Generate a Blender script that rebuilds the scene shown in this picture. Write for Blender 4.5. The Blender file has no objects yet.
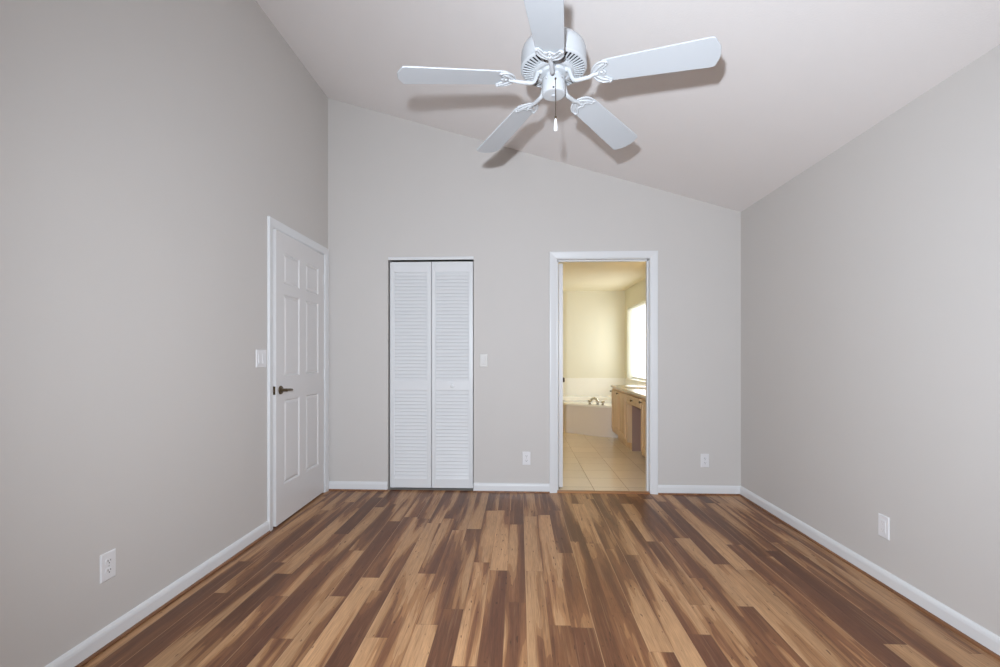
import bpy, bmesh, random
from math import sin, cos, tan, atan, pi, radians, sqrt
from mathutils import Vector, Matrix

random.seed(7)
SC = bpy.context.scene
COL = SC.collection

# ------------------------------------------------------------------ camera
CAM_Z = 1.197
YAW = atan(19.0 / 460.0)
cam_data = bpy.data.cameras.new('camera')
cam = bpy.data.objects.new('camera', cam_data)
COL.objects.link(cam)
cam.location = (0.0, 0.0, CAM_Z)
cam.rotation_euler = (pi / 2, 0.0, YAW)
cam_data.sensor_width = 36.0
cam_data.lens = 36.0 * 460.0 / 1000.0
cam_data.shift_y = 22.5 / 1000.0
cam_data.clip_start = 0.02
SC.camera = cam

# ------------------------------------------------------------------ view + world + lights
SC.view_settings.view_transform = 'Standard'
SC.view_settings.look = 'None'
SC.view_settings.exposure = 0.0
SC.view_settings.gamma = 1.0
SC.view_settings.use_curve_mapping = False
SC.cycles.use_denoising = True
SC.cycles.max_bounces = 12
SC.cycles.diffuse_bounces = 8

world = bpy.data.worlds.new('sky')
SC.world = world
world.use_nodes = True
wn = world.node_tree.nodes
wn.clear()
wo = wn.new('ShaderNodeOutputWorld')
wb = wn.new('ShaderNodeBackground')
wb.inputs[0].default_value = (0.93, 0.97, 1.0, 1)
wb.inputs[1].default_value = 4.6
world.node_tree.links.new(wb.outputs[0], wo.inputs[0])


def light(name, kind, loc, rot, energy, color=(1, 1, 1), **kw):
    d = bpy.data.lights.new(name, kind)
    d.energy = energy
    d.color = color
    for k, v in kw.items():
        setattr(d, k, v)
    o = bpy.data.objects.new(name, d)
    o.location = loc
    o.rotation_euler = rot
    COL.objects.link(o)
    return o


# the photographer's flash, fixed just above the lens: it throws the shadows of the fan
flash = light('camera_flash', 'SPOT', (-0.075, -0.03, 1.425), (radians(87.5), 0, radians(-9)), 476.0, (0.82, 0.90, 1.0),
              spot_size=radians(146), spot_blend=1.0, shadow_soft_size=0.026)
# a portal emits nothing, it only steers sky sampling into the window opening
p2 = light('window_portal_bathroom', 'AREA', (2.12, 7.65, 1.425), (0, pi / 2, 0), 1.0, shape='RECTANGLE', size=1.27, size_y=1.5)
p2.data.cycles.is_portal = True

# ------------------------------------------------------------------ dimensions
D = 4.047                 # far wall
WT = 0.12                 # wall thickness
XL, XR = -1.707, 1.912    # side walls
YF = -0.90                # wall behind the camera
BX0, BX1 = -0.25, 1.95    # bathroom
BY1 = 8.557
BZ = 2.40
SL = (3.504 - 2.438) / (XR - XL)


def ceil_z(x):
    return 3.504 - SL * (x - XL)


# ------------------------------------------------------------------ materials
def srgb(r, g, b):
    f = lambda c: (c / 255 / 12.92) if c / 255 <= 0.04045 else ((c / 255 + 0.055) / 1.055) ** 2.4
    return (f(r), f(g), f(b), 1)


class NT:
    def __init__(self, name):
        self.m = bpy.data.materials.new(name)
        self.m.use_nodes = True
        self.t = self.m.node_tree
        self.t.nodes.clear()
        self.out = self.t.nodes.new('ShaderNodeOutputMaterial')

    def n(self, typ, ins=None, **attrs):
        nd = self.t.nodes.new(typ)
        for k, v in attrs.items():
            setattr(nd, k, v)
        for k, v in (ins or {}).items():
            if hasattr(v, 'is_linked') or isinstance(v, bpy.types.NodeSocket):
                self.t.links.new(v, nd.inputs[k])
            else:
                nd.inputs[k].default_value = v
        return nd

    def math(self, op, a, b=None, c=None):
        ins = {0: a}
        if b is not None:
            ins[1] = b
        if c is not None:
            ins[2] = c
        return self.n('ShaderNodeMath', ins, operation=op).outputs[0]

    def mix(self, fac, a, b, blend='MIX'):
        nd = self.n('ShaderNodeMix', {0: fac, 6: a, 7: b}, data_type='RGBA', blend_type=blend)
        return nd.outputs[2]

    def bsdf(self, **ins):
        b = self.n('ShaderNodeBsdfPrincipled', {k.replace('_', ' '): v for k, v in ins.items()})
        self.t.links.new(b.outputs[0], self.out.inputs[0])
        return b


def mat_paint(name, col, rough=0.5, bump=0.0, scale=300.0, var=0.02, spec=0.5):
    t = NT(name)
    tc = t.n('ShaderNodeTexCoord').outputs['Object']
    nz = t.n('ShaderNodeTexNoise', {'Vector': tc, 'Scale': 3.0, 'Detail': 4.0}).outputs[0]
    f = t.math('MULTIPLY_ADD', nz, var * 2, 1.0 - var)
    c = t.mix(1.0, col, t.n('ShaderNodeCombineColor', {0: f, 1: f, 2: f}).outputs[0], 'MULTIPLY')
    b = t.bsdf(Base_Color=c, Roughness=rough)
    b.inputs['Specular IOR Level'].default_value = spec
    if bump:
        n2 = t.n('ShaderNodeTexNoise', {'Vector': tc, 'Scale': scale, 'Detail': 3.0}).outputs[0]
        bp = t.n('ShaderNodeBump', {'Height': n2, 'Strength': bump, 'Distance': 0.002})
        t.t.links.new(bp.outputs[0], b.inputs['Normal'])
    return t.m


def mat_metal(name, col, rough=0.3):
    t = NT(name)
    tc = t.n('ShaderNodeTexCoord').outputs['Object']
    nz = t.n('ShaderNodeTexNoise', {'Vector': tc, 'Scale': 60.0}).outputs[0]
    r = t.math('MULTIPLY_ADD', nz, 0.2, rough - 0.1)
    t.bsdf(Base_Color=col, Roughness=r, Metallic=1.0)
    return t.m


def mat_wood(name, light_c, dark_c, rough=0.4, axis=2, scale=18.0):
    t = NT(name)
    tc = t.n('ShaderNodeTexCoord').outputs['Object']
    sc = [scale] * 3
    sc[axis] = scale * 0.06
    mp = t.n('ShaderNodeMapping', {'Vector': tc, 'Scale': sc}).outputs[0]
    nz = t.n('ShaderNodeTexNoise', {'Vector': mp, 'Scale': 1.0, 'Detail': 5.0, 'Distortion': 0.6}).outputs[0]
    rp = t.n('ShaderNodeMapRange', {0: nz, 1: 0.3, 2: 0.7}).outputs[0]
    t.bsdf(Base_Color=t.mix(rp, light_c, dark_c), Roughness=rough)
    return t.m


def mat_floor():
    t = NT('wood_laminate')
    tc = t.n('ShaderNodeTexCoord').outputs['Object']
    xyz = t.n('ShaderNodeSeparateXYZ', {0: tc})
    x, y = xyz.outputs[0], xyz.outputs[1]
    W = 0.0985
    xs = t.math('DIVIDE', t.math('ADD', x, 10.013), W)
    colm = t.math('FLOOR', xs)
    fx = t.math('FRACT', xs)
    r1 = t.n('ShaderNodeTexWhiteNoise', {'W': colm}, noise_dimensions='1D').outputs[0]
    r1b = t.n('ShaderNodeTexWhiteNoise', {'W': t.math('ADD', colm, 77.3)}, noise_dimensions='1D').outputs[0]
    L = t.math('MULTIPLY_ADD', r1b, 0.7, 0.75)
    ys = t.math('DIVIDE', t.math('ADD', y, t.math('MULTIPLY_ADD', r1, 7.0, 20.0)), L)
    row = t.math('FLOOR', ys)
    fy = t.math('FRACT', ys)
    cell = t.n('ShaderNodeTexWhiteNoise', {'Vector': t.n('ShaderNodeCombineXYZ', {0: colm, 1: row}).outputs[0]}, noise_dimensions='2D')
    cr = cell.outputs[0]
    cs = t.n('ShaderNodeSeparateColor', {0: cell.outputs[1]})
    off = t.math('MULTIPLY', cr, 61.0)
    # heartwood figure: long blade shaped zones along the strip, ragged at their edges
    v1 = t.n('ShaderNodeCombineXYZ', {0: t.math('MULTIPLY_ADD', x, 9.5, t.math('MULTIPLY', cs.outputs[2], 9.0)), 1: t.math('MULTIPLY', y, 0.85), 2: off}).outputs[0]
    n1 = t.n('ShaderNodeTexNoise', {'Vector': v1, 'Scale': 1.0, 'Detail': 1.5, 'Roughness': 0.4, 'Distortion': 0.25}).outputs[0]
    v2 = t.n('ShaderNodeCombineXYZ', {0: t.math('MULTIPLY', x, 48.0), 1: t.math('MULTIPLY', y, 2.6), 2: off}).outputs[0]
    n2 = t.n('ShaderNodeTexNoise', {'Vector': v2, 'Scale': 1.0, 'Detail': 4.0, 'Roughness': 0.6, 'Distortion': 0.4}).outputs[0]
    v3 = t.n('ShaderNodeCombineXYZ', {0: t.math('MULTIPLY', x, 240.0), 1: t.math('MULTIPLY', y, 11.0), 2: off}).outputs[0]
    n3 = t.n('ShaderNodeTexNoise', {'Vector': v3, 'Scale': 1.0, 'Detail': 3.0}).outputs[0]
    bias = t.math('MULTIPLY_ADD', cs.outputs[0], 0.26, -0.13)
    s = t.math('MULTIPLY_ADD', n1, 1.7, -0.35)
    s = t.math('ADD', s, bias)
    v6 = t.n('ShaderNodeCombineXYZ', {0: t.math('MULTIPLY', x, 40.0), 1: t.math('MULTIPLY', y, 2.2), 2: t.math('ADD', off, 4.1)}).outputs[0]
    n6 = t.n('ShaderNodeTexNoise', {'Vector': v6, 'Scale': 1.0, 'Detail': 1.0, 'Roughness': 0.4, 'Distortion': 0.2}).outputs[0]
    s = t.math('ADD', s, t.math('MULTIPLY_ADD', n6, 0.40, -0.20))
    ramp = t.n('ShaderNodeValToRGB', {0: s})
    el = ramp.color_ramp.elements
    pts = [(0.12, srgb(182, 141, 102)), (0.388, srgb(173, 132, 94)), (0.391, srgb(160, 118, 81)), (0.488, srgb(150, 108, 73)),
           (0.491, srgb(128, 87, 59)), (0.622, srgb(118, 78, 53)), (0.625, srgb(109, 72, 50)), (0.92, srgb(98, 63, 45))]
    while len(el) < len(pts):
        el.new(0.5)
    for e, (p, c) in zip(el, pts):
        e.position = p
        e.color = c
    base = ramp.outputs[0]
    tone = t.math('MULTIPLY_ADD', cs.outputs[1], 0.22, 0.84)
    grain = t.math('MULTIPLY_ADD', n2, 0.5, 0.75)
    grain2 = t.math('MULTIPLY_ADD', n3, 0.9, 0.55)
    f = t.math('MULTIPLY', t.math('MULTIPLY', tone, grain), grain2)
    base = t.mix(1.0, base, t.n('ShaderNodeCombineColor', {0: f, 1: f, 2: f}).outputs[0], 'MULTIPLY')
    # dark veins running with the grain
    v5 = t.n('ShaderNodeCombineXYZ', {0: t.math('MULTIPLY', x, 95.0), 1: t.math('MULTIPLY', y, 2.2), 2: t.math('ADD', off, 9.3)}).outputs[0]
    n5 = t.n('ShaderNodeTexNoise', {'Vector': v5, 'Scale': 1.0, 'Detail': 2.0, 'Distortion': 0.3}).outputs[0]
    vein = t.n('ShaderNodeMapRange', {0: n5, 1: 0.56, 2: 0.66}).outputs[0]
    base = t.mix(t.math('MULTIPLY', vein, t.math('MULTIPLY_ADD', cs.outputs[2], 0.34, 0.04)), base, srgb(92, 58, 42))
    pale = t.n('ShaderNodeMapRange', {0: n5, 1: 0.40, 2: 0.32}).outputs[0]
    base = t.mix(t.math('MULTIPLY', pale, 0.16), base, srgb(190, 150, 112))
    # short dark mineral flecks
    v4 = t.n('ShaderNodeCombineXYZ', {0: t.math('MULTIPLY', x, 75.0), 1: t.math('MULTIPLY', y, 16.0), 2: off}).outputs[0]
    n4 = t.n('ShaderNodeTexNoise', {'Vector': v4, 'Scale': 1.0, 'Detail': 1.0}).outputs[0]
    fl = t.n('ShaderNodeMapRange', {0: n4, 1: 0.715, 2: 0.75}).outputs[0]
    base = t.mix(t.math('MULTIPLY', fl, 0.75), base, srgb(70, 42, 30))
    # seams
    ex = t.math('MINIMUM', fx, t.math('SUBTRACT', 1.0, fx))
    sx = t.n('ShaderNodeMapRange', {0: ex, 1: 0.008, 2: 0.022, 3: 1.0, 4: 0.0}).outputs[0]
    ey = t.math('MULTIPLY', t.math('MINIMUM', fy, t.math('SUBTRACT', 1.0, fy)), L)
    sy = t.n('ShaderNodeMapRange', {0: ey, 1: 0.0008, 2: 0.002, 3: 1.0, 4: 0.0}).outputs[0]
    seam = t.math('MAXIMUM', sx, sy)
    base = t.mix(t.math('MULTIPLY', seam, 0.30), base, srgb(80, 50, 36))
    hl = t.n('ShaderNodeMapRange', {0: fx, 1: 0.028, 2: 0.045, 3: 1.0, 4: 0.0}).outputs[0]  # bevel highlight painted into the colour, a pale line beside some seams
    hl = t.math('MULTIPLY', hl, t.math('GREATER_THAN', r1, 0.45))
    base = t.mix(t.math('MULTIPLY', hl, 0.55), base, srgb(190, 152, 114))
    rough = t.math('MULTIPLY_ADD', n2, 0.12, 0.33)
    b = t.bsdf(Base_Color=base, Roughness=rough)
    b.inputs['Specular IOR Level'].default_value = 0.3
    hgt = t.math('SUBTRACT', t.math('MULTIPLY', n3, 0.15), seam)
    bp = t.n('ShaderNodeBump', {'Height': hgt, 'Strength': 0.15, 'Distance': 0.001})
    t.t.links.new(bp.outputs[0], b.inputs['Normal'])
    return t.m


def mat_tile(name, col, grout, sx, sy, ox=0.0, oy=0.0, axes=(0, 1), g=0.004, rough=0.25, var=0.06):
    t = NT(name)
    tc = t.n('ShaderNodeTexCoord').outputs['Object']
    xyz = t.n('ShaderNodeSeparateXYZ', {0: tc})
    u = t.math('DIVIDE', t.math('SUBTRACT', xyz.outputs[axes[0]], ox - 50 * sx), sx)
    v = t.math('DIVIDE', t.math('SUBTRACT', xyz.outputs[axes[1]], oy - 50 * sy), sy)
    fu, fv = t.math('FRACT', u), t.math('FRACT', v)
    du = t.math('MULTIPLY', t.math('MINIMUM', fu, t.math('SUBTRACT', 1.0, fu)), sx)
    dv = t.math('MULTIPLY', t.math('MINIMUM', fv, t.math('SUBTRACT', 1.0, fv)), sy)
    d = t.math('MINIMUM', du, dv)
    gm = t.n('ShaderNodeMapRange', {0: d, 1: g * 0.5, 2: g * 0.5 + 0.0015, 3: 1.0, 4: 0.0}).outputs[0]
    cid = t.n('ShaderNodeCombineXYZ', {0: t.math('FLOOR', u), 1: t.math('FLOOR', v)}).outputs[0]
    wn_ = t.n('ShaderNodeTexWhiteNoise', {'Vector': cid}, noise_dimensions='2D').outputs[0]
    nz = t.n('ShaderNodeTexNoise', {'Vector': tc, 'Scale': 9.0, 'Detail': 5.0}).outputs[0]
    f = t.math('ADD', t.math('MULTIPLY_ADD', wn_, var, 1.0 - var), t.math('MULTIPLY_ADD', nz, var, -var * 0.5))
    c = t.mix(1.0, col, t.n('ShaderNodeCombineColor', {0: f, 1: f, 2: f}).outputs[0], 'MULTIPLY')
    b = t.bsdf(Base_Color=t.mix(gm, c, grout), Roughness=t.math('MULTIPLY_ADD', gm, 0.5, rough))
    bp = t.n('ShaderNodeBump', {'Height': gm, 'Strength': 0.3, 'Distance': -0.002})
    t.t.links.new(bp.outputs[0], b.inputs['Normal'])
    return t.m


def mat_emit(name, col, strength):
    t = NT(name)
    e = t.n('ShaderNodeEmission', {0: col, 1: strength})
    t.t.links.new(e.outputs[0], t.out.inputs[0])
    return t.m


def mat_pane(name):
    t = NT(name)
    tr = t.n('ShaderNodeBsdfTransparent', {0: (0.97, 0.98, 0.98, 1)})
    gl = t.n('ShaderNodeBsdfGlossy', {0: (1, 1, 1, 1), 1: 0.02})
    fc = t.n('ShaderNodeLayerWeight', {0: 0.5}).outputs[1]
    lw = t.math('MULTIPLY_ADD', t.math('POWER', fc, 5.0), 0.8, 0.04)
    mx = t.n('ShaderNodeMixShader', {0: lw, 1: tr.outputs[0], 2: gl.outputs[0]})
    t.t.links.new(mx.outputs[0], t.out.inputs[0])
    return t.m


def mat_sheer(name):
    t = NT(name)
    d = t.n('ShaderNodeBsdfDiffuse', {0: srgb(246, 245, 238)})
    tl = t.n('ShaderNodeBsdfTranslucent', {0: srgb(246, 245, 238)})
    mx = t.n('ShaderNodeMixShader', {0: 0.55, 1: d.outputs[0], 2: tl.outputs[0]})
    t.t.links.new(mx.outputs[0], t.out.inputs[0])
    return t.m


def mat_granite(name, c1, c2):
    t = NT(name)
    tc = t.n('ShaderNodeTexCoord').outputs['Object']
    v = t.n('ShaderNodeTexVoronoi', {'Vector': tc, 'Scale': 160.0}).outputs[0]
    nz = t.n('ShaderNodeTexNoise', {'Vector': tc, 'Scale': 40.0, 'Detail': 6.0}).outputs[0]
    f = t.math('MULTIPLY', t.math('ADD', v, nz), 0.6)
    t.bsdf(Base_Color=t.mix(f, c1, c2), Roughness=0.15)
    return t.m


M = dict(
    wall=mat_paint('greige_wall_paint', srgb(200, 196, 192), 0.6, 0.12, 260, 0.012, 0.3),
    ceil=mat_paint('white_ceiling_paint', srgb(230, 226, 224), 0.8, 0.3, 120, 0.012, 0.2),
    trim=mat_paint('white_trim_paint', srgb(219, 220, 221), 0.32, 0.0, var=0.01),
    door=mat_paint('white_door_paint', srgb(216, 214, 213), 0.38, 0.05, 90, 0.01),
    fan=mat_paint('white_fan_enamel', srgb(188, 191, 194), 0.42, 0.0, var=0.01),
    blade=mat_paint('white_blade_laminate', srgb(188, 192, 196), 0.5, 0.0, var=0.01),
    plastic=mat_paint('white_plastic', srgb(222, 221, 222), 0.35, 0.0, var=0.005),
    painted_plate=mat_paint('greige_painted_plate', srgb(199, 196, 192), 0.4, 0.0, var=0.005),
    dark=mat_paint('dark_slot', srgb(45, 42, 40), 0.6),
    motor=mat_paint('grey_motor_core', srgb(34, 35, 38), 0.6),
    bronze=mat_metal('antique_bronze', srgb(112, 98, 78), 0.35),
    chrome=mat_metal('polished_chrome', srgb(215, 212, 205), 0.15),
    steel=mat_metal('satin_steel', srgb(190, 188, 184), 0.3),
    floor=mat_floor(),
    shoe=mat_wood('stained_shoe_moulding', srgb(146, 102, 70), srgb(100, 66, 45), 0.4, 1, 30),
    threshold=mat_wood('oak_threshold_wood', srgb(178, 128, 84), srgb(134, 88, 56), 0.35, 0, 30),
    bwall=mat_paint('cream_bathroom_paint', srgb(226, 220, 198), 0.6, 0.1, 260, 0.012, 0.3),
    bceil=mat_paint('cream_ceiling_paint', srgb(236, 226, 200), 0.8, 0.2, 120, 0.012, 0.2),
    btile=mat_tile('beige_floor_tile', srgb(236, 222, 198), srgb(160, 142, 118), 0.306, 0.306, 0.672, 4.235, (0, 1), 0.005, 0.22),
    wtile=mat_tile('cream_wall_tile', srgb(242, 238, 226), srgb(236, 231, 217), 0.108, 0.108, 0, 0.79, (0, 2), 0.003, 0.2, 0.02),
    wtile2=mat_tile('cream_side_tile', srgb(242, 238, 226), srgb(236, 231, 217), 0.108, 0.108, 0, 0.79, (1, 2), 0.003, 0.2, 0.02),
    apron=mat_paint('white_tub_apron', srgb(226, 216, 206), 0.3),
    tub=mat_paint('white_acrylic', srgb(244, 240, 230), 0.12, 0.0, var=0.005),
    maple=mat_wood('pale_maple', srgb(220, 192, 156), srgb(202, 170, 132), 0.38, 2, 24),
    counter=mat_granite('beige_speckled_counter', srgb(226, 216, 198), srgb(176, 162, 142)),
    mauve=mat_paint('mauve_brown_panel', srgb(150, 122, 110), 0.5),
    pane=mat_pane('clear_pane'),
    vane=mat_sheer('white_sheer_vane'),
    globe=mat_emit('warm_lamp_globe', (1.0, 0.72, 0.42, 1), 24.0),
    outside=mat_paint('plain_shell_paint', srgb(180, 176, 170), 0.7),
)

# ------------------------------------------------------------------ mesh helpers
def new():
    return bmesh.new()


def box(bm, x0, x1, y0, y1, z0, z1):
    vs = [bm.verts.new((x, y, z)) for z in (z0, z1) for y in (y0, y1) for x in (x0, x1)]
    for f in ((0, 2, 3, 1), (4, 5, 7, 6), (0, 1, 5, 4), (2, 6, 7, 3), (0, 4, 6, 2), (1, 3, 7, 5)):
        bm.faces.new([vs[i] for i in f])
    return vs


def prism(bm, pts, vec):
    """closed polygon pts (3-D) extruded by vec"""
    vec = Vector(vec)
    a = [bm.verts.new(p) for p in pts]
    b = [bm.verts.new(Vector(p) + vec) for p in pts]
    n = len(pts)
    bm.faces.new(a)
    bm.faces.new(list(reversed(b)))
    for i in range(n):
        j = (i + 1) % n
        bm.faces.new((a[j], a[i], b[i], b[j]))


def lathe(bm, prof, seg=48, c=(0, 0), mat=None):
    rings = []
    for r, z in prof:
        if r < 1e-6:
            rings.append([bm.verts.new((c[0], c[1], z))])
        else:
            rings.append([bm.verts.new((c[0] + r * cos(2 * pi * i / seg), c[1] + r * sin(2 * pi * i / seg), z)) for i in range(seg)])
    for A, B in zip(rings, rings[1:]):
        if len(A) == 1 and len(B) == 1:
            continue
        for i in range(seg):
            j = (i + 1) % seg
            if len(A) == 1:
                bm.faces.new((A[0], B[i], B[j]))
            elif len(B) == 1:
                bm.faces.new((A[i], A[j], B[0]))
            else:
                bm.faces.new((A[i], A[j], B[j], B[i]))


def tube(bm, pts, rad, seg=10, flat=1.0, up=None):
    pts = [Vector(p) for p in pts]
    n = len(pts)
    rads = rad if isinstance(rad, (list, tuple)) else [rad] * n
    rings = []
    ref = Vector(up) if up else Vector((0, 0, 1))
    for i, p in enumerate(pts):
        d = (pts[min(i + 1, n - 1)] - pts[max(i - 1, 0)]).normalized()
        s = d.cross(ref)
        if s.length < 1e-4:
            s = d.cross(Vector((0, 1, 0)))
        s.normalize()
        u = s.cross(d).normalized()
        rings.append([bm.verts.new(p + (s * cos(2 * pi * k / seg) + u * flat * sin(2 * pi * k / seg)) * rads[i]) for k in range(seg)])
    for A, B in zip(rings, rings[1:]):
        for k in range(seg):
            bm.faces.new((A[k], A[(k + 1) % seg], B[(k + 1) % seg], B[k]))
    bm.faces.new(list(reversed(rings[0])))
    bm.faces.new(rings[-1])


def ball(bm, c, r, sub=2, sz=1.0):
    g = bmesh.ops.create_icosphere(bm, subdivisions=sub, radius=r)
    for v in g['verts']:
        v.co = Vector(c) + Vector((v.co.x, v.co.y, v.co.z * sz))


def smooth_path(pts, n=8):
    """Catmull-Rom through pts"""
    P = [Vector(p) for p in pts]
    P = [P[0] * 2 - P[1]] + P + [P[-1] * 2 - P[-2]]
    out = []
    for i in range(1, len(P) - 2):
        for k in range(n):
            t = k / n
            a, b, c, d = P[i - 1], P[i], P[i + 1], P[i + 2]
            out.append(0.5 * ((2 * b) + (c - a) * t + (2 * a - 5 * b + 4 * c - d) * t * t + (3 * b - a - 3 * c + d) * t ** 3))
    out.append(P[-2])
    return out


def obj(name, bm, mat, parent=None, bevel=0.0, smooth=False, seg=2):
    bmesh.ops.recalc_face_normals(bm, faces=bm.faces)
    me = bpy.data.meshes.new(name)
    bm.to_mesh(me)
    bm.free()
    if mat is not None:
        me.materials.append(M[mat] if isinstance(mat, str) else mat)
    o = bpy.data.objects.new(name, me)
    COL.objects.link(o)
    if parent is not None:
        o.parent = parent
    if bevel:
        b = o.modifiers.new('bevel', 'BEVEL')
        b.width = bevel
        b.segments = seg
        b.limit_method = 'ANGLE'
        b.angle_limit = radians(40)
    if smooth:
        for p in me.polygons:
            p.use_smooth = True
        try:
            me.set_sharp_from_angle(angle=radians(35))
        except Exception:
            pass
    return o


def tag(o, label=None, cat=None, group=None, kind=None):
    if label:
        o['label'] = label
    if cat:
        o['category'] = cat
    if group:
        o['group'] = group
    if kind:
        o['kind'] = kind
    return o


def thing(name, loc, label, cat, group=None, kind=None, rot=(0, 0, 0)):
    o = bpy.data.objects.new(name, None)
    o.empty_display_size = 0.05
    o.location = loc
    o.rotation_euler = rot
    COL.objects.link(o)
    return tag(o, label, cat, group, kind)


def struct(name, bm, mat, label, cat, **kw):
    return tag(obj(name, bm, mat, **kw), label, cat, kind='structure')


def copy_tree(o, parent=None):
    c = o.copy()
    COL.objects.link(c)
    c.parent = parent
    for ch in list(o.children):
        copy_tree(ch, c)
    return c


# ================================================================== SETTING
# bedroom floor
bm = new()
box(bm, XL - WT, XR + WT, YF - WT, D + 0.03, -0.08, 0.0)
struct('floor', bm, 'floor', 'two-tone brown wood laminate floor of the bedroom', 'floor')

# sloped ceiling
bm = new()
xa, xb = XL - WT, XR + WT
prism(bm, [(xa, YF - WT, ceil_z(xa)), (xb, YF - WT, ceil_z(xb)), (xb, YF - WT, ceil_z(xb) + 0.1), (xa, YF - WT, ceil_z(xa) + 0.1)],
      (0, D + WT - YF + WT, 0))
struct('ceiling', bm, 'ceil', 'white ceiling sloping down to the right, above the fan', 'ceiling')

# door and closet openings
C0, C1, CT = -1.165, -0.400, 2.078         # closet opening
B0, B1, BT = 0.318, 1.153, 2.062           # bathroom door rough opening
L0, L1, LT = 3.100, 3.985, 2.100           # left wall door rough opening (y)


def wall_piece(bm, x0, x1, z0=0.0, z1=None):
    t0 = ceil_z(x0) if z1 is None else z1
    t1 = ceil_z(x1) if z1 is None else z1
    prism(bm, [(x0, D, z0), (x1, D, z0), (x1, D, t1), (x0, D, t0)], (0, WT, 0))


bm = new()
wall_piece(bm, XL, C0)
wall_piece(bm, C0, C1, CT)
wall_piece(bm, C1, B0)
wall_piece(bm, B0, B1, BT)
wall_piece(bm, B1, XR)
struct('wall_back', bm, 'wall', 'greige wall at the far end with the closet and the bathroom doorway', 'wall')

bm = new()
h0 = ceil_z(XL)
box(bm, XL - WT, XL, YF, L0, 0, h0)
box(bm, XL - WT, XL, L0, L1, LT, h0)
box(bm, XL - WT, XL, L1, D + WT, 0, h0)
struct('wall_left', bm, 'wall', 'tall greige wall on the left with the six-panel door', 'wall')

bm = new()
box(bm, XR, XR + WT, YF, D + WT, 0, ceil_z(XR))
struct('wall_right', bm, 'wall', 'low greige wall on the right with one outlet', 'wall')

# wall behind the camera
bm = new()
prism(bm, [(XL, YF - WT, 0), (XR, YF - WT, 0), (XR, YF - WT, ceil_z(XR)), (XL, YF - WT, ceil_z(XL))], (0, WT, 0))
struct('wall_front', bm, 'wall', 'greige wall behind the viewer', 'wall')

# closet interior and a box added behind the left door to block sky light
bm = new()
cx0, cx1, cy0, cy1 = C0 - 0.25, C1 + 0.25, D + WT, D + 0.75
box(bm, cx0 - 0.05, cx0, cy0, cy1, -0.08, 2.5)
box(bm, cx1, cx1 + 0.05, cy0, cy1, -0.08, 2.5)
box(bm, cx0 - 0.05, cx1 + 0.05, cy1, cy1 + 0.05, -0.08, 2.5)
box(bm, cx0, cx1, cy0, cy1, 2.45, 2.5)
box(bm, cx0, cx1, D + 0.03, cy1, -0.08, 0.0)
struct('wall_closet', bm, 'outside', 'plain inside of the closet behind the louvred doors', 'wall')
bm = new()
hx = XL - WT - 1.0
box(bm, hx - 0.05, hx, L0 - 0.4, L1 + 0.3, -0.08, 2.5)
box(bm, hx, XL - WT, L0 - 0.45, L0 - 0.4, -0.08, 2.5)
box(bm, hx, XL - WT, L1 + 0.3, L1 + 0.35, -0.08, 2.5)
box(bm, hx, XL - WT, L0 - 0.4, L1 + 0.3, 2.45, 2.5)
box(bm, hx, XL - WT, L0 - 0.4, L1 + 0.3, -0.08, -0.005)
struct('wall_light_block', bm, 'outside', 'plain unseen box behind the left door, added to block sky light', 'wall')

# ---- bathroom shell
BY0 = D + WT
bm = new()
box(bm, BX0 - 0.1, BX1 + 0.1, D + 0.03, BY1 + 0.1, -0.08, 0.0)
bmesh.ops.delete(bm, geom=[], context='VERTS')
o = struct('floor_bathroom', bm, 'btile', 'beige square tile floor of the bathroom', 'floor')
bm = new()
box(bm, BX0 - 0.1, BX1 + 0.1, BY0, BY1 + 0.1, BZ, BZ + 0.1)
struct('ceiling_bathroom', bm, 'bceil', 'cream bathroom ceiling seen through the doorway', 'ceiling')
bm = new()
box(bm, BX0 - 0.1, BX1 + 0.1, BY1, BY1 + 0.1, 0, BZ)
struct('wall_bathroom_back', bm, 'bwall', 'pale yellow bathroom wall behind the tub', 'wall')
bm = new()
box(bm, BX0 - 0.1, BX0, BY0, BY1, 0, BZ)
struct('wall_bathroom_left', bm, 'bwall', 'pale yellow bathroom wall on the left, out of sight', 'wall')
WY0, WY1, WZ0, WZ1 = 6.90, 8.40, 0.79, 2.06
bm = new()
box(bm, BX1, BX1 + 0.14, BY0, WY0, 0, BZ)
box(bm, BX1, BX1 + 0.14, WY1, BY1, 0, BZ)
box(bm, BX1, BX1 + 0.14, WY0, WY1, 0, WZ0)
box(bm, BX1, BX1 + 0.14, WY0, WY1, WZ1, BZ)
struct('wall_bathroom_right', bm, 'bwall', 'pale yellow bathroom wall on the right with the bright window', 'wall')
# inner face of the partition painted bathroom cream
bm = new()
box(bm, BX0, B0, BY0, BY0 + 0.006, 0, BZ)
box(bm, B0, B1, BY0, BY0 + 0.006, BT, BZ)
box(bm, B1, BX1, BY0, BY0 + 0.006, 0, BZ)
struct('wall_bathroom_front', bm, 'bwall', 'pale yellow bathroom side of the doorway wall', 'wall')
# tile wainscot round the tub
bm = new()
box(bm, BX0, BX1, BY1 - 0.010, BY1, 0.0, 0.79)
struct('trim_1', bm, 'wtile', 'cream tile band on the bathroom back wall above the tub', 'tile')
bm = new()
box(bm, BX1 - 0.010, BX1, 6.78, BY1 - 0.010, 0.0, 0.785)
box(bm, BX1 - 0.035, BX1 + 0.05, 6.80, 8.46, 0.785, 0.800)
struct('trim_2', bm, 'wtile2', 'cream tile band and ledge under the bathroom window', 'tile')

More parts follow.
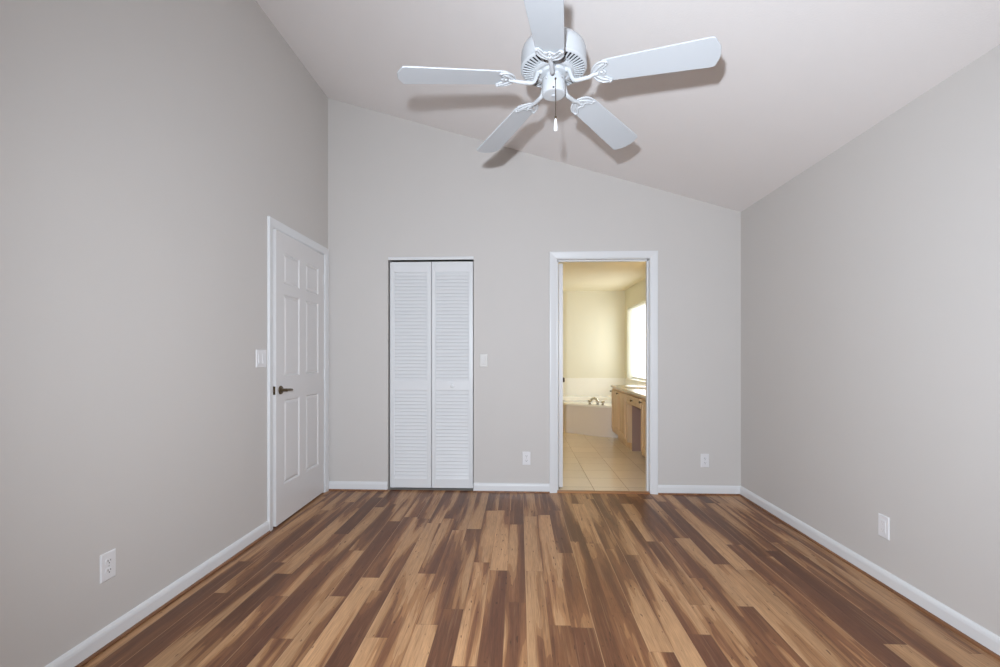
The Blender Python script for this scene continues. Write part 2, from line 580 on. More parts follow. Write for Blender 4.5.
# bathroom window
w = thing('window_1', (BX1 + 0.09, (WY0 + WY1) / 2, WZ0), 'bright overexposed bathroom window above the tiled ledge', 'window', kind='structure')
hy, hz = (WY1 - WY0) / 2, WZ1 - WZ0
bm = new()
for a, b in ((-hy, -hy + 0.045), (hy - 0.045, hy)):
    box(bm, -0.025, 0.025, a, b, 0, hz)
box(bm, -0.025, 0.025, -hy, hy, 0.01, 0.045)
box(bm, -0.025, 0.025, -hy, hy, hz - 0.045, hz)
obj('window_frame', bm, 'trim', w, 0.003)
bm = new()
box(bm, -0.003, 0.003, -hy + 0.03, hy - 0.03, 0.03, hz - 0.03)
obj('window_pane', bm, 'pane', w)

# ---- mouldings
BB = 0.079


def base_run(bm, a, b, n, z0=0.012):
    """baseboard with a rounded top from a to b; n points into the room"""
    a, b, n = Vector((a[0], a[1], 0)), Vector((b[0], b[1], 0)), Vector((n[0], n[1], 0))
    prof = [(0, z0), (0.014, z0), (0.014, BB - 0.022), (0.012, BB - 0.012), (0.008, BB - 0.004), (0.0, BB)]
    prism(bm, [a + n * p + Vector((0, 0, z)) for p, z in prof], b - a)


def shoe_run(bm, a, b, n):
    a, b, n = Vector((a[0], a[1], 0)), Vector((b[0], b[1], 0)), Vector((n[0], n[1], 0))
    prof = [(0, 0.0), (0.024, 0.0), (0.0235, 0.006), (0.020, 0.011), (0.0145, 0.0125), (0, 0.0125)]
    prism(bm, [a + n * p + Vector((0, 0, z)) for p, z in prof], b - a)


TI = 0.060  # casing width
lc0, lc1 = 3.115, 3.970      # left door casing inner edges (y)
bc0, bc1 = 0.327, 1.143      # bathroom door casing inner edges (x)
runs = {
    'left': ([((XL, YF), (XL, lc0 - TI), (1, 0))], 'white baseboard along the left wall up to the door'),
    'right': ([((XR, YF), (XR, D - 0.014), (-1, 0))], 'white baseboard along the whole right wall'),
    'back': ([((XL + 0.014, D), (C0, D), (0, -1))], 'short white baseboard between the left door and the closet'),
    'middle': ([((C1, D), (bc0 - TI, D), (0, -1))], 'white baseboard between the closet and the bathroom doorway'),
    'corner': ([((bc1 + TI, D), (XR, D), (0, -1))], 'white baseboard between the doorway and the right corner'),
}
k = 3
for nm, (rs, lab) in runs.items():
    bm = new()
    sh = new()
    for a, b, n in rs:
        base_run(bm, a, b, n)
        shoe_run(sh, a, b, n)
    struct('baseboard_' + nm, bm, 'trim', lab, 'baseboard')
    struct('trim_%d' % k, sh, 'shoe', 'brown wood shoe strip under the ' + lab, 'moulding')
    k += 1


def casing(bm, y, n, x0, x1, zt, wd=TI, th=0.016):
    """door casing (two legs and a head) in the XZ plane of a wall face at y, n=-1 faces -Y"""
    def leg(x_in, x_out):
        s = 1 if x_out > x_in else -1
        prof = [(0, 0), (0, 0.007), (0.006, 0.010), (0.018, 0.012), (wd - 0.012, th), (wd - 0.003, th), (wd, th - 0.004), (wd, 0)]
        return [(x_in + s * p, y + n * q) for p, q in prof]
    for xi, xo in ((x0, x0 - wd), (x1, x1 + wd)):
        pts = leg(xi, xo)
        s = 1 if xo > xi else -1
        a = [bm.verts.new((px, py, 0.0)) for px, py in pts]
        b = [bm.verts.new((px, py, zt + abs(px - xi))) for px, py in pts]
        m = len(pts)
        bm.faces.new(a)
        bm.faces.new(list(reversed(b)))
        for i in range(m):
            j = (i + 1) % m
            bm.faces.new((a[i], a[j], b[j], b[i]))
    prof = [(0, 0), (0, 0.007), (0.006, 0.010), (0.018, 0.012), (wd - 0.012, th), (wd - 0.003, th), (wd, th - 0.004), (wd, 0)]
    a = [bm.verts.new((x0 - p, y + n * q, zt + p)) for p, q in prof]
    b = [bm.verts.new((x1 + p, y + n * q, zt + p)) for p, q in prof]
    m = len(prof)
    bm.faces.new(a)
    bm.faces.new(list(reversed(b)))
    for i in range(m):
        j = (i + 1) % m
        bm.faces.new((a[i], a[j], b[j], b[i]))


# bathroom doorway trim
bm = new()
casing(bm, D, -1, bc0, bc1, 2.050)
struct('trim_%d' % k, bm, 'trim', 'white casing around the bathroom doorway', 'casing'); k += 1
bm = new()
casing(bm, BY0 + 0.006, 1, bc0, bc1, 2.050)
struct('trim_%d' % k, bm, 'trim', 'white casing on the bathroom side of the doorway', 'casing'); k += 1
bm = new()
j0, j1, jt = 0.335, 1.135, 2.044
box(bm, B0, j0, D - 0.002, BY0 + 0.008, 0, jt)
box(bm, j1, B1, D - 0.002, BY0 + 0.008, 0, jt)
box(bm, B0, B1, D - 0.002, BY0 + 0.008, jt, BT)
box(bm, j0, j0 + 0.014, D + 0.040, D + 0.078, 0, jt)
box(bm, j1 - 0.014, j1, D + 0.040, D + 0.078, 0, jt)
box(bm, j0, j1, D + 0.040, D + 0.078, jt - 0.012, jt)
struct('trim_%d' % k, bm, 'trim', 'white door jamb lining the bathroom doorway', 'jamb', bevel=0.0015); k += 1
bm = new()
prism(bm, [(j0, D - 0.012, 0), (j0, D + 0.052, 0), (j0, D + 0.048, 0.009), (j0, D + 0.025, 0.013), (j0, D - 0.005, 0.010)], (j1 - j0, 0, 0))
struct('trim_%d' % k, bm, 'threshold', 'brown wood threshold strip at the bathroom doorway', 'threshold'); k += 1

# left door casing + jamb  (built in XZ at origin then turned onto the left wall)
bm = new()
casing(bm, 0.0, -1, lc0, lc1, 2.088)
bmesh.ops.transform(bm, matrix=Matrix(((0, -1, 0, XL), (1, 0, 0, 0), (0, 0, 1, 0), (0, 0, 0, 1))), verts=bm.verts)
struct('trim_%d' % k, bm, 'trim', 'white casing around the six-panel door in the left wall', 'casing'); k += 1
bm = new()
q0, q1, qt = 3.121, 3.964, 2.083
box(bm, XL - WT, XL + 0.002, L0, q0, 0, qt)
box(bm, XL - WT, XL + 0.002, q1, L1, 0, qt)
box(bm, XL - WT, XL + 0.002, L0, L1, qt, LT)
box(bm, XL - 0.075, XL - 0.040, q0, q0 + 0.012, 0, qt)
box(bm, XL - 0.075, XL - 0.040, q1 - 0.012, q1, 0, qt)
box(bm, XL - 0.075, XL - 0.040, q0, q1, qt - 0.012, qt)
struct('trim_%d' % k, bm, 'trim', 'white jamb around the six-panel door', 'jamb', bevel=0.0015); k += 1

# ================================================================== six-panel door (ajar a hand's breadth)
DW, DH, DT = 0.832, 2.066, 0.035
d1 = thing('door_1', (XL + 0.001, q1 - 0.004, 0.012), 'white six-panel door, slightly ajar, in the left wall', 'door', kind='structure',
           rot=(0, 0, radians(1.4)))
# local frame: hinge at origin, slab runs to -Y, its room face is +X (x from -DT to 0)


def panel_door(bm, w, h, t, x_front):
    """slab along -Y with six raised panels cut in both faces"""
    ys = [0, 0.118, 0.118 + (w - 0.346) / 2, 0.118 + (w - 0.346) / 2 + 0.110, w - 0.118, w]
    zs = [0, 0.262, 0.870, 1.040, 1.628, 1.705, 1.928, h]
    for xf, sgn in ((x_front, 1), (x_front - t, -1)):
        V = [[bm.verts.new((xf, -yy, zz)) for zz in zs] for yy in ys]
        pan = []
        for i in range(len(ys) - 1):
            for j in range(len(zs) - 1):
                q = (V[i][j], V[i][j + 1], V[i + 1][j + 1], V[i + 1][j])
                f = bm.faces.new(q if sgn < 0 else tuple(reversed(q)))
                f.normal_update()
                if i in (1, 3) and j in (1, 3, 5):
                    pan.append(f)
        for f in pan:
            if f.normal.x * sgn < 0:
                f.normal_flip()
            bmesh.ops.inset_individual(bm, faces=[f], thickness=0.012, depth=-0.009)
            bmesh.ops.inset_individual(bm, faces=[f], thickness=0.006, depth=0.0)
            bmesh.ops.inset_individual(bm, faces=[f], thickness=0.024, depth=0.007)
    # edges
    for a, b in (((0, 0), (0, h)), ((w, 0), (w, h))):
        y = -a[0]
        v = [bm.verts.new(p) for p in ((x_front, y, 0), (x_front - t, y, 0), (x_front - t, y, h), (x_front, y, h))]
        bm.faces.new(v)
    for z in (0, h):
        v = [bm.verts.new(p) for p in ((x_front, 0, z), (x_front - t, 0, z), (x_front - t, -w, z), (x_front, -w, z))]
        bm.faces.new(v)
    bmesh.ops.remove_doubles(bm, verts=bm.verts, dist=1e-5)


bm = new()
panel_door(bm, DW, DH, DT, 0.0)
obj('door_slab', bm, 'door', d1)
# lever handle
hz_ = 0.944
hy_ = -(DW - 0.062)
hd = thing('lever_handle', (0, hy_, hz_), None, None)
hd.parent = d1
hd['label'] = 'antique bronze lever handle'
bm = new()
lathe(bm, [(0, 0.0), (0.031, 0.0), (0.031, 0.004), (0.027, 0.009), (0.013, 0.012), (0.0115, 0.018), (0.0115, 0.048), (0.0, 0.050)], 32)
bmesh.ops.transform(bm, matrix=Matrix.Rotation(pi / 2, 4, 'Y'), verts=bm.verts)
obj('rosette', bm, 'bronze', hd, smooth=True)
bm = new()
tube(bm, smooth_path([(0.045, -0.004, 0), (0.047, 0.02, 0.001), (0.047, 0.045, 0.0), (0.045, 0.072, -0.002), (0.043, 0.088, -0.004)], 5),
     [0.0105] * 3 + [0.009] * 10 + [0.008] * 8, 12, 0.75, (1, 0, 0))
obj('lever', bm, 'bronze', hd, smooth=True)
# latch plate on the door's edge
bm = new()
box(bm, -0.030, -0.005, -DW - 0.0012, -DW + 0.002, hz_ - 0.029, hz_ + 0.029)
lp = obj('latch_plate', bm, 'bronze', d1, 0.0005)
bm = new()
box(bm, -0.024, -0.011, -DW - 0.006, -DW, hz_ - 0.009, hz_ + 0.009)
obj('latch_bolt', bm, 'bronze', lp, 0.0015)
for zz in (0.20, 1.03, 1.85):
    bm = new()
    tube(bm, [(0.004, 0.002, zz - 0.045), (0.004, 0.002, zz + 0.045)], 0.006, 12)
    ball(bm, (0.004, 0.002, zz + 0.048), 0.006, 2)
    ball(bm, (0.004, 0.002, zz - 0.048), 0.006, 2)
    box(bm, -0.001, 0.0012, -0.026, 0.002, zz - 0.044, zz + 0.044)
    obj('hinge', bm, 'trim', d1, smooth=True)

# ================================================================== bathroom door, folded back into the bathroom
d2 = thing('door_2', (0.349, BY0 + 0.010, 0.012), 'white door opened into the bathroom, only its dark knob showing', 'door', kind='structure',
           rot=(0, 0, radians(178)))
bm = new()
panel_door(bm, 0.780, 2.020, DT, -0.012)
obj('door_slab', bm, 'door', d2)
bm = new()
lathe(bm, [(0, 0.0), (0.030, 0.0), (0.030, 0.005), (0.012, 0.010), (0.011, 0.028), (0.020, 0.036), (0.026, 0.048), (0.022, 0.060), (0, 0.064)], 32)
bmesh.ops.transform(bm, matrix=Matrix.Translation((-0.047, -0.715, 0.933)) @ Matrix.Rotation(-pi / 2, 4, 'Y'), verts=bm.verts)
kb = obj('door_knob', bm, 'bronze', d2, smooth=True)
kb['label'] = 'dark bronze door knob'

# ================================================================== louvred bifold closet doors
PX0, PX1, PZ0, PZ1 = -1.152, -0.408, 0.022, 2.037
PW = (PX1 - PX0) / 2 - 0.0025
PT = 0.028


def bifold_leaf(root, knob=False):
    """local: x 0..PW, y 0 (room face) .. PT, z from PZ0"""
    st = 0.036
    zr = [(PZ0, 0.104), (0.890, 0.975), (1.946, PZ1)]
    bm = new()
    box(bm, 0, st, 0, PT, PZ0, PZ1)
    obj('stile', bm, 'trim', root, 0.002)
    bm = new()
    box(bm, PW - st, PW, 0, PT, PZ0, PZ1)
    obj('stile', bm, 'trim', root, 0.002)
    for a, b in zr:
        bm = new()
        box(bm, st, PW - st, 0.001, PT - 0.001, a, b)
        obj('rail', bm, 'trim', root, 0.002)
    for a, b in ((zr[0][1], zr[1][0]), (zr[1][1], zr[2][0])):
        n = int(round((b - a) / 0.0318))
        pitch = (b - a) / n
        bm = new()
        for i in range(n):
            zc = a + (i + 0.5) * pitch
            # slat leans: low edge to the room
            ang = radians(69)
            u = Vector((0, -cos(ang), -sin(ang)))
            v = Vector((0, -sin(ang), cos(ang)))
            c = Vector((st - 0.004, PT / 2, zc))
            L_, T_ = 0.0205, 0.0030
            pts = [c + u * L_ * 0.9 + v * T_, c + u * L_ + v * T_ * 0.3, c + u * L_ - v * T_ * 0.3, c + u * L_ * 0.9 - v * T_,
                   c - u * L_ * 0.9 - v * T_, c - u * L_ - v * T_ * 0.3, c - u * L_ + v * T_ * 0.3, c - u * L_ * 0.9 + v * T_]
            prism(bm, pts, (PW - 2 * st + 0.008, 0, 0))
        obj('louvre_slats', bm, 'trim', root)
    if knob:
        bm = new()
        lathe(bm, [(0, 0), (0.011, 0), (0.009, 0.010), (0.014, 0.016), (0.0165, 0.023), (0.012, 0.029), (0, 0.031)], 24)
        bmesh.ops.transform(bm, matrix=Matrix.Translation((PW / 2, 0, 0.932)) @ Matrix.Rotation(pi / 2, 4, 'X'), verts=bm.verts)
        obj('knob', bm, 'trim', root, smooth=True)


d3 = thing('door_3', (PX0, D + 0.022, 0), 'left leaf of the white louvred bifold closet door', 'closet door', kind='structure')
bifold_leaf(d3)
d4 = thing('door_4', (PX1 - PW, D + 0.022, 0), 'right leaf of the white louvred bifold closet door, with the round knob', 'closet door', kind='structure')
bifold_leaf(d4, True)
bm = new()
box(bm, C0, C1, D + 0.006, D + 0.010, CT - 0.027, CT)
box(bm, C0, C1, D + 0.010, D + 0.060, CT - 0.004, CT)
struct('trim_%d' % k, bm, 'trim', 'white metal track above the louvred closet doors', 'track'); k += 1

# ================================================================== ceiling fan
HX, HY = 0.151, 2.019
HZ = ceil_z(HX)
ZB = 2.4085             # height where the drooping blade axes meet
fan = thing('ceiling_fan', (HX, HY, HZ), 'white five-blade ceiling fan hanging from the sloped ceiling', 'ceiling fan')


def fz(z):
    return z - HZ


bm = new()   # canopy follows the slope at its top
seg = 40
prof = [(0.072, 0.0), (0.072, -0.03), (0.060, -0.065), (0.030, -0.085), (0.018, -0.088)]
rings = []
for i, (r, z) in enumerate(prof):
    ring = []
    for s in range(seg):
        a = 2 * pi * s / seg
        xx, yy = r * cos(a), r * sin(a)
        ring.append(bm.verts.new((xx, yy, (-SL * xx + 0.002) if i == 0 else z)))
    rings.append(ring)
for A, B in zip(rings, rings[1:]):
    for s in range(seg):
        bm.faces.new((A[s], A[(s + 1) % seg], B[(s + 1) % seg], B[s]))
bm.faces.new(rings[-1])
obj('canopy', bm, 'fan', fan, smooth=True)
bm = new()
tube(bm, [(0, 0, -0.06), (0, 0, fz(2.57))], 0.0135, 20)
obj('downrod', bm, 'fan', fan, smooth=True)

bm = new()   # motor housing
lathe(bm, [(0.0135, fz(2.600)), (0.030, fz(2.596)), (0.034, fz(2.570)), (0.070, fz(2.567)), (0.100, fz(2.562)), (0.120, fz(2.553)), (0.134, fz(2.538)),
           (0.1405, fz(2.520)), (0.1415, fz(2.500)), (0.1415, fz(2.460)), (0.144, fz(2.457)), (0.144, fz(2.450)), (0.140, fz(2.446)), (0.134, fz(2.444)), (0.134, fz(2.462))], 64)
mh = obj('motor_housing', bm, 'fan', fan, smooth=True)
bm = new()   # dark core seen through the vents
lathe(bm, [(0.134, fz(2.462)), (0.085, fz(2.452)), (0.0, fz(2.452))], 48)
obj('motor_core', bm, 'motor', mh)
bm = new()   # radial vent ribs
NR = 44
for i in range(NR):
    Mx = Matrix.Rotation(2 * pi * i / NR, 4, 'Z')
    r0, r1 = 0.084, 0.1375
    for v in box(bm, r0, r1, -0.5, 0.5, 0, 0.004):
        outer_ = v.co.x > 0.1
        v.co = Mx @ Vector((v.co.x, v.co.y * (0.0070 if outer_ else 0.0042), fz(2.445 if outer_ else 2.436) + v.co.z))
obj('vent_ribs', bm, 'fan', mh)
bm = new()   # centre plate the irons bolt to
lathe(bm, [(0.089, fz(2.452)), (0.089, fz(2.434)), (0.084, fz(2.431)), (0.072, fz(2.431)), (0.070, fz(2.436)), (0.056, fz(2.436)), (0.054, fz(2.424)), (0.036, fz(2.422)),
           (0.036, fz(2.404)), (0.0, fz(2.404))], 48)
obj('flywheel', bm, 'fan', mh, smooth=True)

bm = new()   # switch housing
lathe(bm, [(0.0, fz(2.404)), (0.046, fz(2.404)), (0.050, fz(2.402)), (0.0515, fz(2.398)), (0.0515, fz(2.343)), (0.0505, fz(2.339)), (0.0475, fz(2.3365)),
           (0.044, fz(2.336)), (0.0, fz(2.336))], 48)
sh_ = obj('switch_housing', bm, 'fan', fan, smooth=True)
bm = new()
lathe(bm, [(0.0, fz(2.337)), (0.009, fz(2.337)), (0.009, fz(2.333)), (0.006, fz(2.3315)), (0, fz(2.3315))], 20)
obj('plug_cap', bm, 'fan', sh_, smooth=True)
bm = new()   # reverse switch, on the camera side
box(bm, -0.008, 0.000, -0.0525, -0.048, fz(2.340), fz(2.346))
obj('reverse_switch', bm, 'dark', sh_)
for a in (-2.3, -0.85, 0.7, 2.3):
    bm = new()
    ball(bm, (0.0515 * cos(a), 0.0515 * sin(a), fz(2.390)), 0.0035, 2)
    obj('screw', bm, 'steel', sh_, smooth=True)

bm = new()   # pull chain
cxp, cyp = 0.004, -0.060
tube(bm, [(cxp, -0.050, fz(2.3760)), (cxp, cyp, fz(2.3745))], 0.004, 10)
tube(bm, [(cxp, cyp, fz(2.3745)), (cxp, cyp, fz(2.2080))], 0.0011, 8)
zz = 2.372
while zz > 2.210:
    ball(bm, (cxp, cyp, fz(zz)), 0.0019, 1)
    zz -= 0.0052
pc = obj('pull_chain', bm, 'bronze', fan, smooth=True)
bm = new()
lathe(bm, [(0, fz(2.2150)), (0.0042, fz(2.2140)), (0.0045, fz(2.2040)), (0.0035, fz(2.2020)), (0, fz(2.2020))], 16, (cxp, cyp))
obj('chain_ferrule', bm, 'bronze', pc, smooth=True)
bm = new()
lathe(bm, [(0, fz(2.2040)), (0.004, fz(2.2030)), (0.0055, fz(2.1950)), (0.0085, fz(2.1670)), (0.0088, fz(2.1570)), (0.006, fz(2.1510)), (0, fz(2.1490))], 20, (cxp, cyp))
obj('pull_knob', bm, 'plastic', pc, smooth=True)

# blades: local X outward, Y tangential, tilted by the pitch
PITCH = radians(-12)
bm = new()
outl = []
R0, R1 = 0.190, 0.664
wr, wt = 0.056, 0.0715
outl += [(R0 + 0.055, -wr - 0.002), (R1 - 0.034, -wt), (R1 - 0.020, -wt + 0.004), (R1 - 0.003, -0.030), (R1, -0.016), (R1, 0.016), (R1 - 0.003, 0.030),
         (R1 - 0.020, wt - 0.004), (R1 - 0.034, wt), (R0 + 0.055, wr + 0.002), (R0 + 0.030, wr - 0.002), (R0 + 0.012, wr - 0.016), (R0 + 0.002, wr - 0.036),
         (R0, 0.0), (R0 + 0.002, -wr + 0.036), (R0 + 0.012, -wr + 0.016), (R0 + 0.030, -wr + 0.002)]
prism(bm, [(x, y, -0.003) for x, y in outl], (0, 0, 0.006))
bmesh.ops.recalc_face_normals(bm, faces=bm.faces)
blade_me = bpy.data.meshes.new('blade')
bm.to_mesh(blade_me)
bm.free()
blade_me.materials.append(M['blade'])

# iron (local to blade: z=0 is the blade's middle, underside at -0.003)
DROOP = radians(5.6)
inv = (Matrix.Rotation(DROOP, 4, 'Y') @ Matrix.Rotation(PITCH, 4, 'X')).inverted()
bm = new()
zf = 2.434 - ZB   # height of the flywheel bolt above the point where the axes meet
arm = smooth_path([(0.058, 0, zf), (0.070, 0, zf - 0.006), (0.080, 0, -0.008), (0.094, 0, -0.029), (0.125, 0, -0.033), (0.160, 0, -0.033)], 6)
low = [inv @ p for p in arm] + smooth_path([(0.176, 0, -0.012), (0.200, 0, -0.010)], 3)
tube(bm, low, [0.0115 - 0.003 * (q / (len(low) - 1)) for q in range(len(low))], 12, 0.85)
ball(bm, inv @ Vector((0.060, 0, zf)), 0.013, 2, 0.6)
# shield under the root: crescent outside, waved inside, raised rim, three screws
half = smooth_path([(0.172, 0.0, 0), (0.178, 0.022, 0), (0.192, 0.042, 0), (0.214, 0.054, 0), (0.240, 0.053, 0)], 5)
wave = smooth_path([(0.240, 0.053, 0), (0.246, 0.044, 0), (0.236, 0.034, 0), (0.221, 0.022, 0), (0.222, 0.010, 0), (0.230, 0.0, 0)], 5)
hp = half + wave[1:]
full = hp + [Vector((p.x, -p.y, 0)) for p in reversed(hp[1:-1])]
nh = len(full)
va = [bm.verts.new((p.x, p.y, -0.0035)) for p in full]
vb_ = [bm.verts.new((p.x, p.y, -0.0085)) for p in full]
for q in range(nh):
    bm.faces.new((va[q], va[(q + 1) % nh], vb_[(q + 1) % nh], vb_[q]))
mid = len(hp)
bmesh.ops.triangle_fill(bm, use_beauty=True, edges=[bm.edges.get((vb_[q], vb_[(q + 1) % nh])) for q in range(nh)])
bmesh.ops.triangle_fill(bm, use_beauty=True, edges=[bm.edges.get((va[q], va[(q + 1) % nh])) for q in range(nh)])
rim = [Vector((p.x, p.y, -0.008)) for p in full]
tube(bm, rim + [rim[0]], 0.0042, 8, 0.9)
for s in (-1, 1):
    ball(bm, (0.240, s * 0.051, -0.009), 0.0085, 2, 0.7)
    tube(bm, smooth_path([(0.182, s * 0.006, -0.009), (0.196, s * 0.020, -0.010), (0.213, s * 0.035, -0.010), (0.232, s * 0.044, -0.009)], 5), 0.005, 8, 0.8)
ball(bm, (0.212, 0, -0.009), 0.0075, 2, 0.6)
bmesh.ops.recalc_face_normals(bm, faces=bm.faces)
iron_me = bpy.data.meshes.new('blade_iron')
bm.to_mesh(iron_me)
bm.free()
iron_me.materials.append(M['fan'])
for p in iron_me.polygons:
    p.use_smooth = True
try:
    iron_me.set_sharp_from_angle(angle=radians(50))
except Exception:
    pass
for i in range(5):
    b = bpy.data.objects.new('blade', blade_me)
    COL.objects.link(b)
    b.parent = fan
    b.location = (0, 0, fz(ZB))
    b.rotation_euler = (Matrix.Rotation(-0.402 + i * 2 * pi / 5 - (0.05 if i == 4 else 0.0), 4, 'Z') @ Matrix.Rotation(radians(5.0) if i == 3 else DROOP, 4, 'Y')
                        @ Matrix.Rotation(radians(-6) if i == 3 else PITCH, 4, 'X')).to_euler()
    b.scale.x = (1.0, 1.012, 1.0, 1.008, 1.0)[i]
    mod = b.modifiers.new('bevel', 'BEVEL')
    mod.width = 0.002
    mod.segments = 2
    ir = bpy.data.objects.new('blade_iron', iron_me)
    COL.objects.link(ir)
    ir.parent = b

# ================================================================== outlets and switches
def plate_bm(w, h, t=0.006):
    """plate in local XZ, front towards -Y"""
    bm = new()
    e = 0.004
    p0 = [(-w / 2, -h / 2), (w / 2, -h / 2), (w / 2, h / 2), (-w / 2, h / 2)]
    A = [bm.verts.new((x, 0, z)) for x, z in p0]
    B = [bm.verts.new((x, -t * 0.5, z)) for x, z in p0]
    Cc = [bm.verts.new((x - e * (1 if x > 0 else -1), -t, z - e * (1 if z > 0 else -1))) for x, z in p0]
    bm.faces.new(A)
    bm.faces.new(Cc)
    for P, Q in ((A, B), (B, Cc)):
        for i in range(4):
            j = (i + 1) % 4
            bm.faces.new((P[i], P[j], Q[j], Q[i]))
    return bm


def duplex(loc, rz, label, mat='plastic', group=None):
    t = thing('wall_outlet', loc, label, 'outlet', group, rot=(0, 0, rz))
    obj('cover_plate', plate_bm(0.072, 0.117), mat, t, 0.001)
    for s in (-1, 1):
        bm = new()
        zc = s * 0.0195
        pts = []
        for i in range(24):
            a = 2 * pi * i / 24
            pts.append((0.0172 * cos(a), -0.0055, zc + max(-0.0125, min(0.0125, 0.0172 * sin(a)))))
        prism(bm, pts, (0, -0.0025, 0))
        r = obj('receptacle', bm, mat, t, 0.0006)
        bm = new()
        box(bm, -0.0075, -0.0050, -0.0084, -0.0078, zc - 0.001, zc + 0.0075)
        box(bm, 0.0050, 0.0072, -0.0084, -0.0078, zc - 0.000, zc + 0.0068)
        tube(bm, [(0, -0.0078, zc - 0.0065), (0, -0.0084, zc - 0.0065)], 0.0026, 10)
        obj('slots', bm, 'dark', r)
    bm = new()
    ball(bm, (0, -0.0058, 0), 0.003, 2)
    obj('screw', bm, 'steel', t, smooth=True)
    return t


def rocker(name, cat, loc, rz, label, gangs=1, mat='plastic'):
    t = thing(name, loc, label, cat, None, rot=(0, 0, rz))
    w = 0.072 + 0.046 * (gangs - 1)
    obj('cover_plate', plate_bm(w, 0.117), mat, t, 0.001)
    for g in range(gangs):
        xc = (g - (gangs - 1) / 2) * 0.046
        bm = new()
        box(bm, xc - 0.0172, xc + 0.0172, -0.0068, -0.004, -0.0345, 0.0345)
        fr = obj('switch_frame', bm, mat, t, 0.0008)
        bm = new()
        prism(bm, [(xc - 0.0155, -0.0060, -0.0325), (xc - 0.0155, -0.0110, -0.0325), (xc - 0.0155, -0.0078, 0.0), (xc - 0.0155, -0.0072, 0.0325), (xc - 0.0155, -0.0060, 0.0325)],
              (0.031, 0, 0))
        obj('rocker', bm, mat, fr, 0.0006)
    return t


duplex((XL, 1.841, 0.326), pi / 2, 'white duplex outlet low on the left wall, nearest the viewer', 'plastic')
duplex((0.066, D, 0.299), 0, 'white duplex outlet low on the back wall between the closet and the bathroom doorway', 'plastic')
duplex((1.605, D, 0.293), 0, 'small white outlet low on the back wall right of the bathroom doorway', 'plastic')
t = thing('wall_outlet', (XR, 2.491, 0.304), 'white outlet with a rectangular face low on the right wall', 'outlet', rot=(0, 0, -pi / 2))
obj('cover_plate', plate_bm(0.072, 0.117), 'plastic', t, 0.001)
bm = new()
box(bm, -0.0168, 0.0168, -0.0078, -0.004, -0.0335, 0.0335)
r = obj('receptacle', bm, 'plastic', t, 0.001)
for s in (-1, 1):
    zc = s * 0.019
    bm = new()
    box(bm, -0.0075, -0.0055, -0.0084, -0.0076, zc - 0.001, zc + 0.0065)
    box(bm, 0.0055, 0.0072, -0.0084, -0.0076, zc - 0.000, zc + 0.006)
    tube(bm, [(0, -0.0076, zc - 0.0065), (0, -0.0084, zc - 0.0065)], 0.0024, 10)
    obj('slots', bm, 'painted_plate', r)
rocker('light_switch', 'light switch', (XL, 2.976, 1.180), pi / 2, 'white double light switch on the left wall beside the panelled door', 2)
rocker('light_switch', 'light switch', (-0.310, D, 1.158), 0, 'pale single light switch on the back wall right of the closet', 1, 'painted_plate')

# ================================================================== bathroom furniture
# --- corner tub: a deck with an oval basin, its curved front runs across the corner
tubx = thing('bathtub', (1.0, 7.9, 0), 'white built-in bathtub with a curved front, across the end of the bathroom', 'bathtub')
front = smooth_path([(BX0 + 0.002, 7.62, 0), (0.25, 7.46, 0), (0.66, 7.255, 0), (0.87, 7.12, 0), (1.06, 6.96, 0), (1.20, 6.865, 0), (1.38, 6.800, 0), (1.60, 6.79, 0), (BX1 - 0.012, 6.79, 0)], 5)
RIM = 0.462
o_ = Vector((1.0, 7.9, 0))
bm = new()
fr_pts = [p - o_ for p in front]
back = [Vector((BX1 - 0.012, BY1 - 0.012, 0)) - o_, Vector((BX0 + 0.002, BY1 - 0.012, 0)) - o_]
# apron: thin curved wall under the rim
n = len(fr_pts)
inn = [p + Vector((0.015, 0.03, 0)) for p in fr_pts]
prism(bm, [p + Vector((0, 0.018, 0.0)) for p in fr_pts] + [p + Vector((0, 0.05, 0)) for p in reversed(fr_pts)], (0, 0, RIM - 0.03))
obj('apron', bm, 'apron', tubx)
# deck with oval hole and basin
bm = new()
outer = fr_pts + back
cx_, cy_ = 0.02, 0.12
m = 64
ell = lambda k_, sx=0.62, sy=0.36, z=0.0: Vector((cx_ + sx * cos(2 * pi * k_ / m), cy_ + sy * sin(2 * pi * k_ / m), z))


def resample(poly, m, c):
    """points on the polygon outline along rays from c"""
    out = []
    for k_ in range(m):
        d = Vector((0.62 * cos(2 * pi * k_ / m), 0.36 * sin(2 * pi * k_ / m), 0))
        best = None
        for i in range(len(poly)):
            a, b = poly[i], poly[(i + 1) % len(poly)]
            e = b - a
            den = d.x * e.y - d.y * e.x
            if abs(den) < 1e-9:
                continue
            tt = ((a.x - c[0]) * e.y - (a.y - c[1]) * e.x) / den
            uu = ((a.x - c[0]) * d.y - (a.y - c[1]) * d.x) / den
            if tt > 0 and -1e-6 <= uu <= 1 + 1e-6 and (best is None or tt < best):
                best = tt
        out.append(Vector((c[0], c[1], 0)) + d * best)
    return out


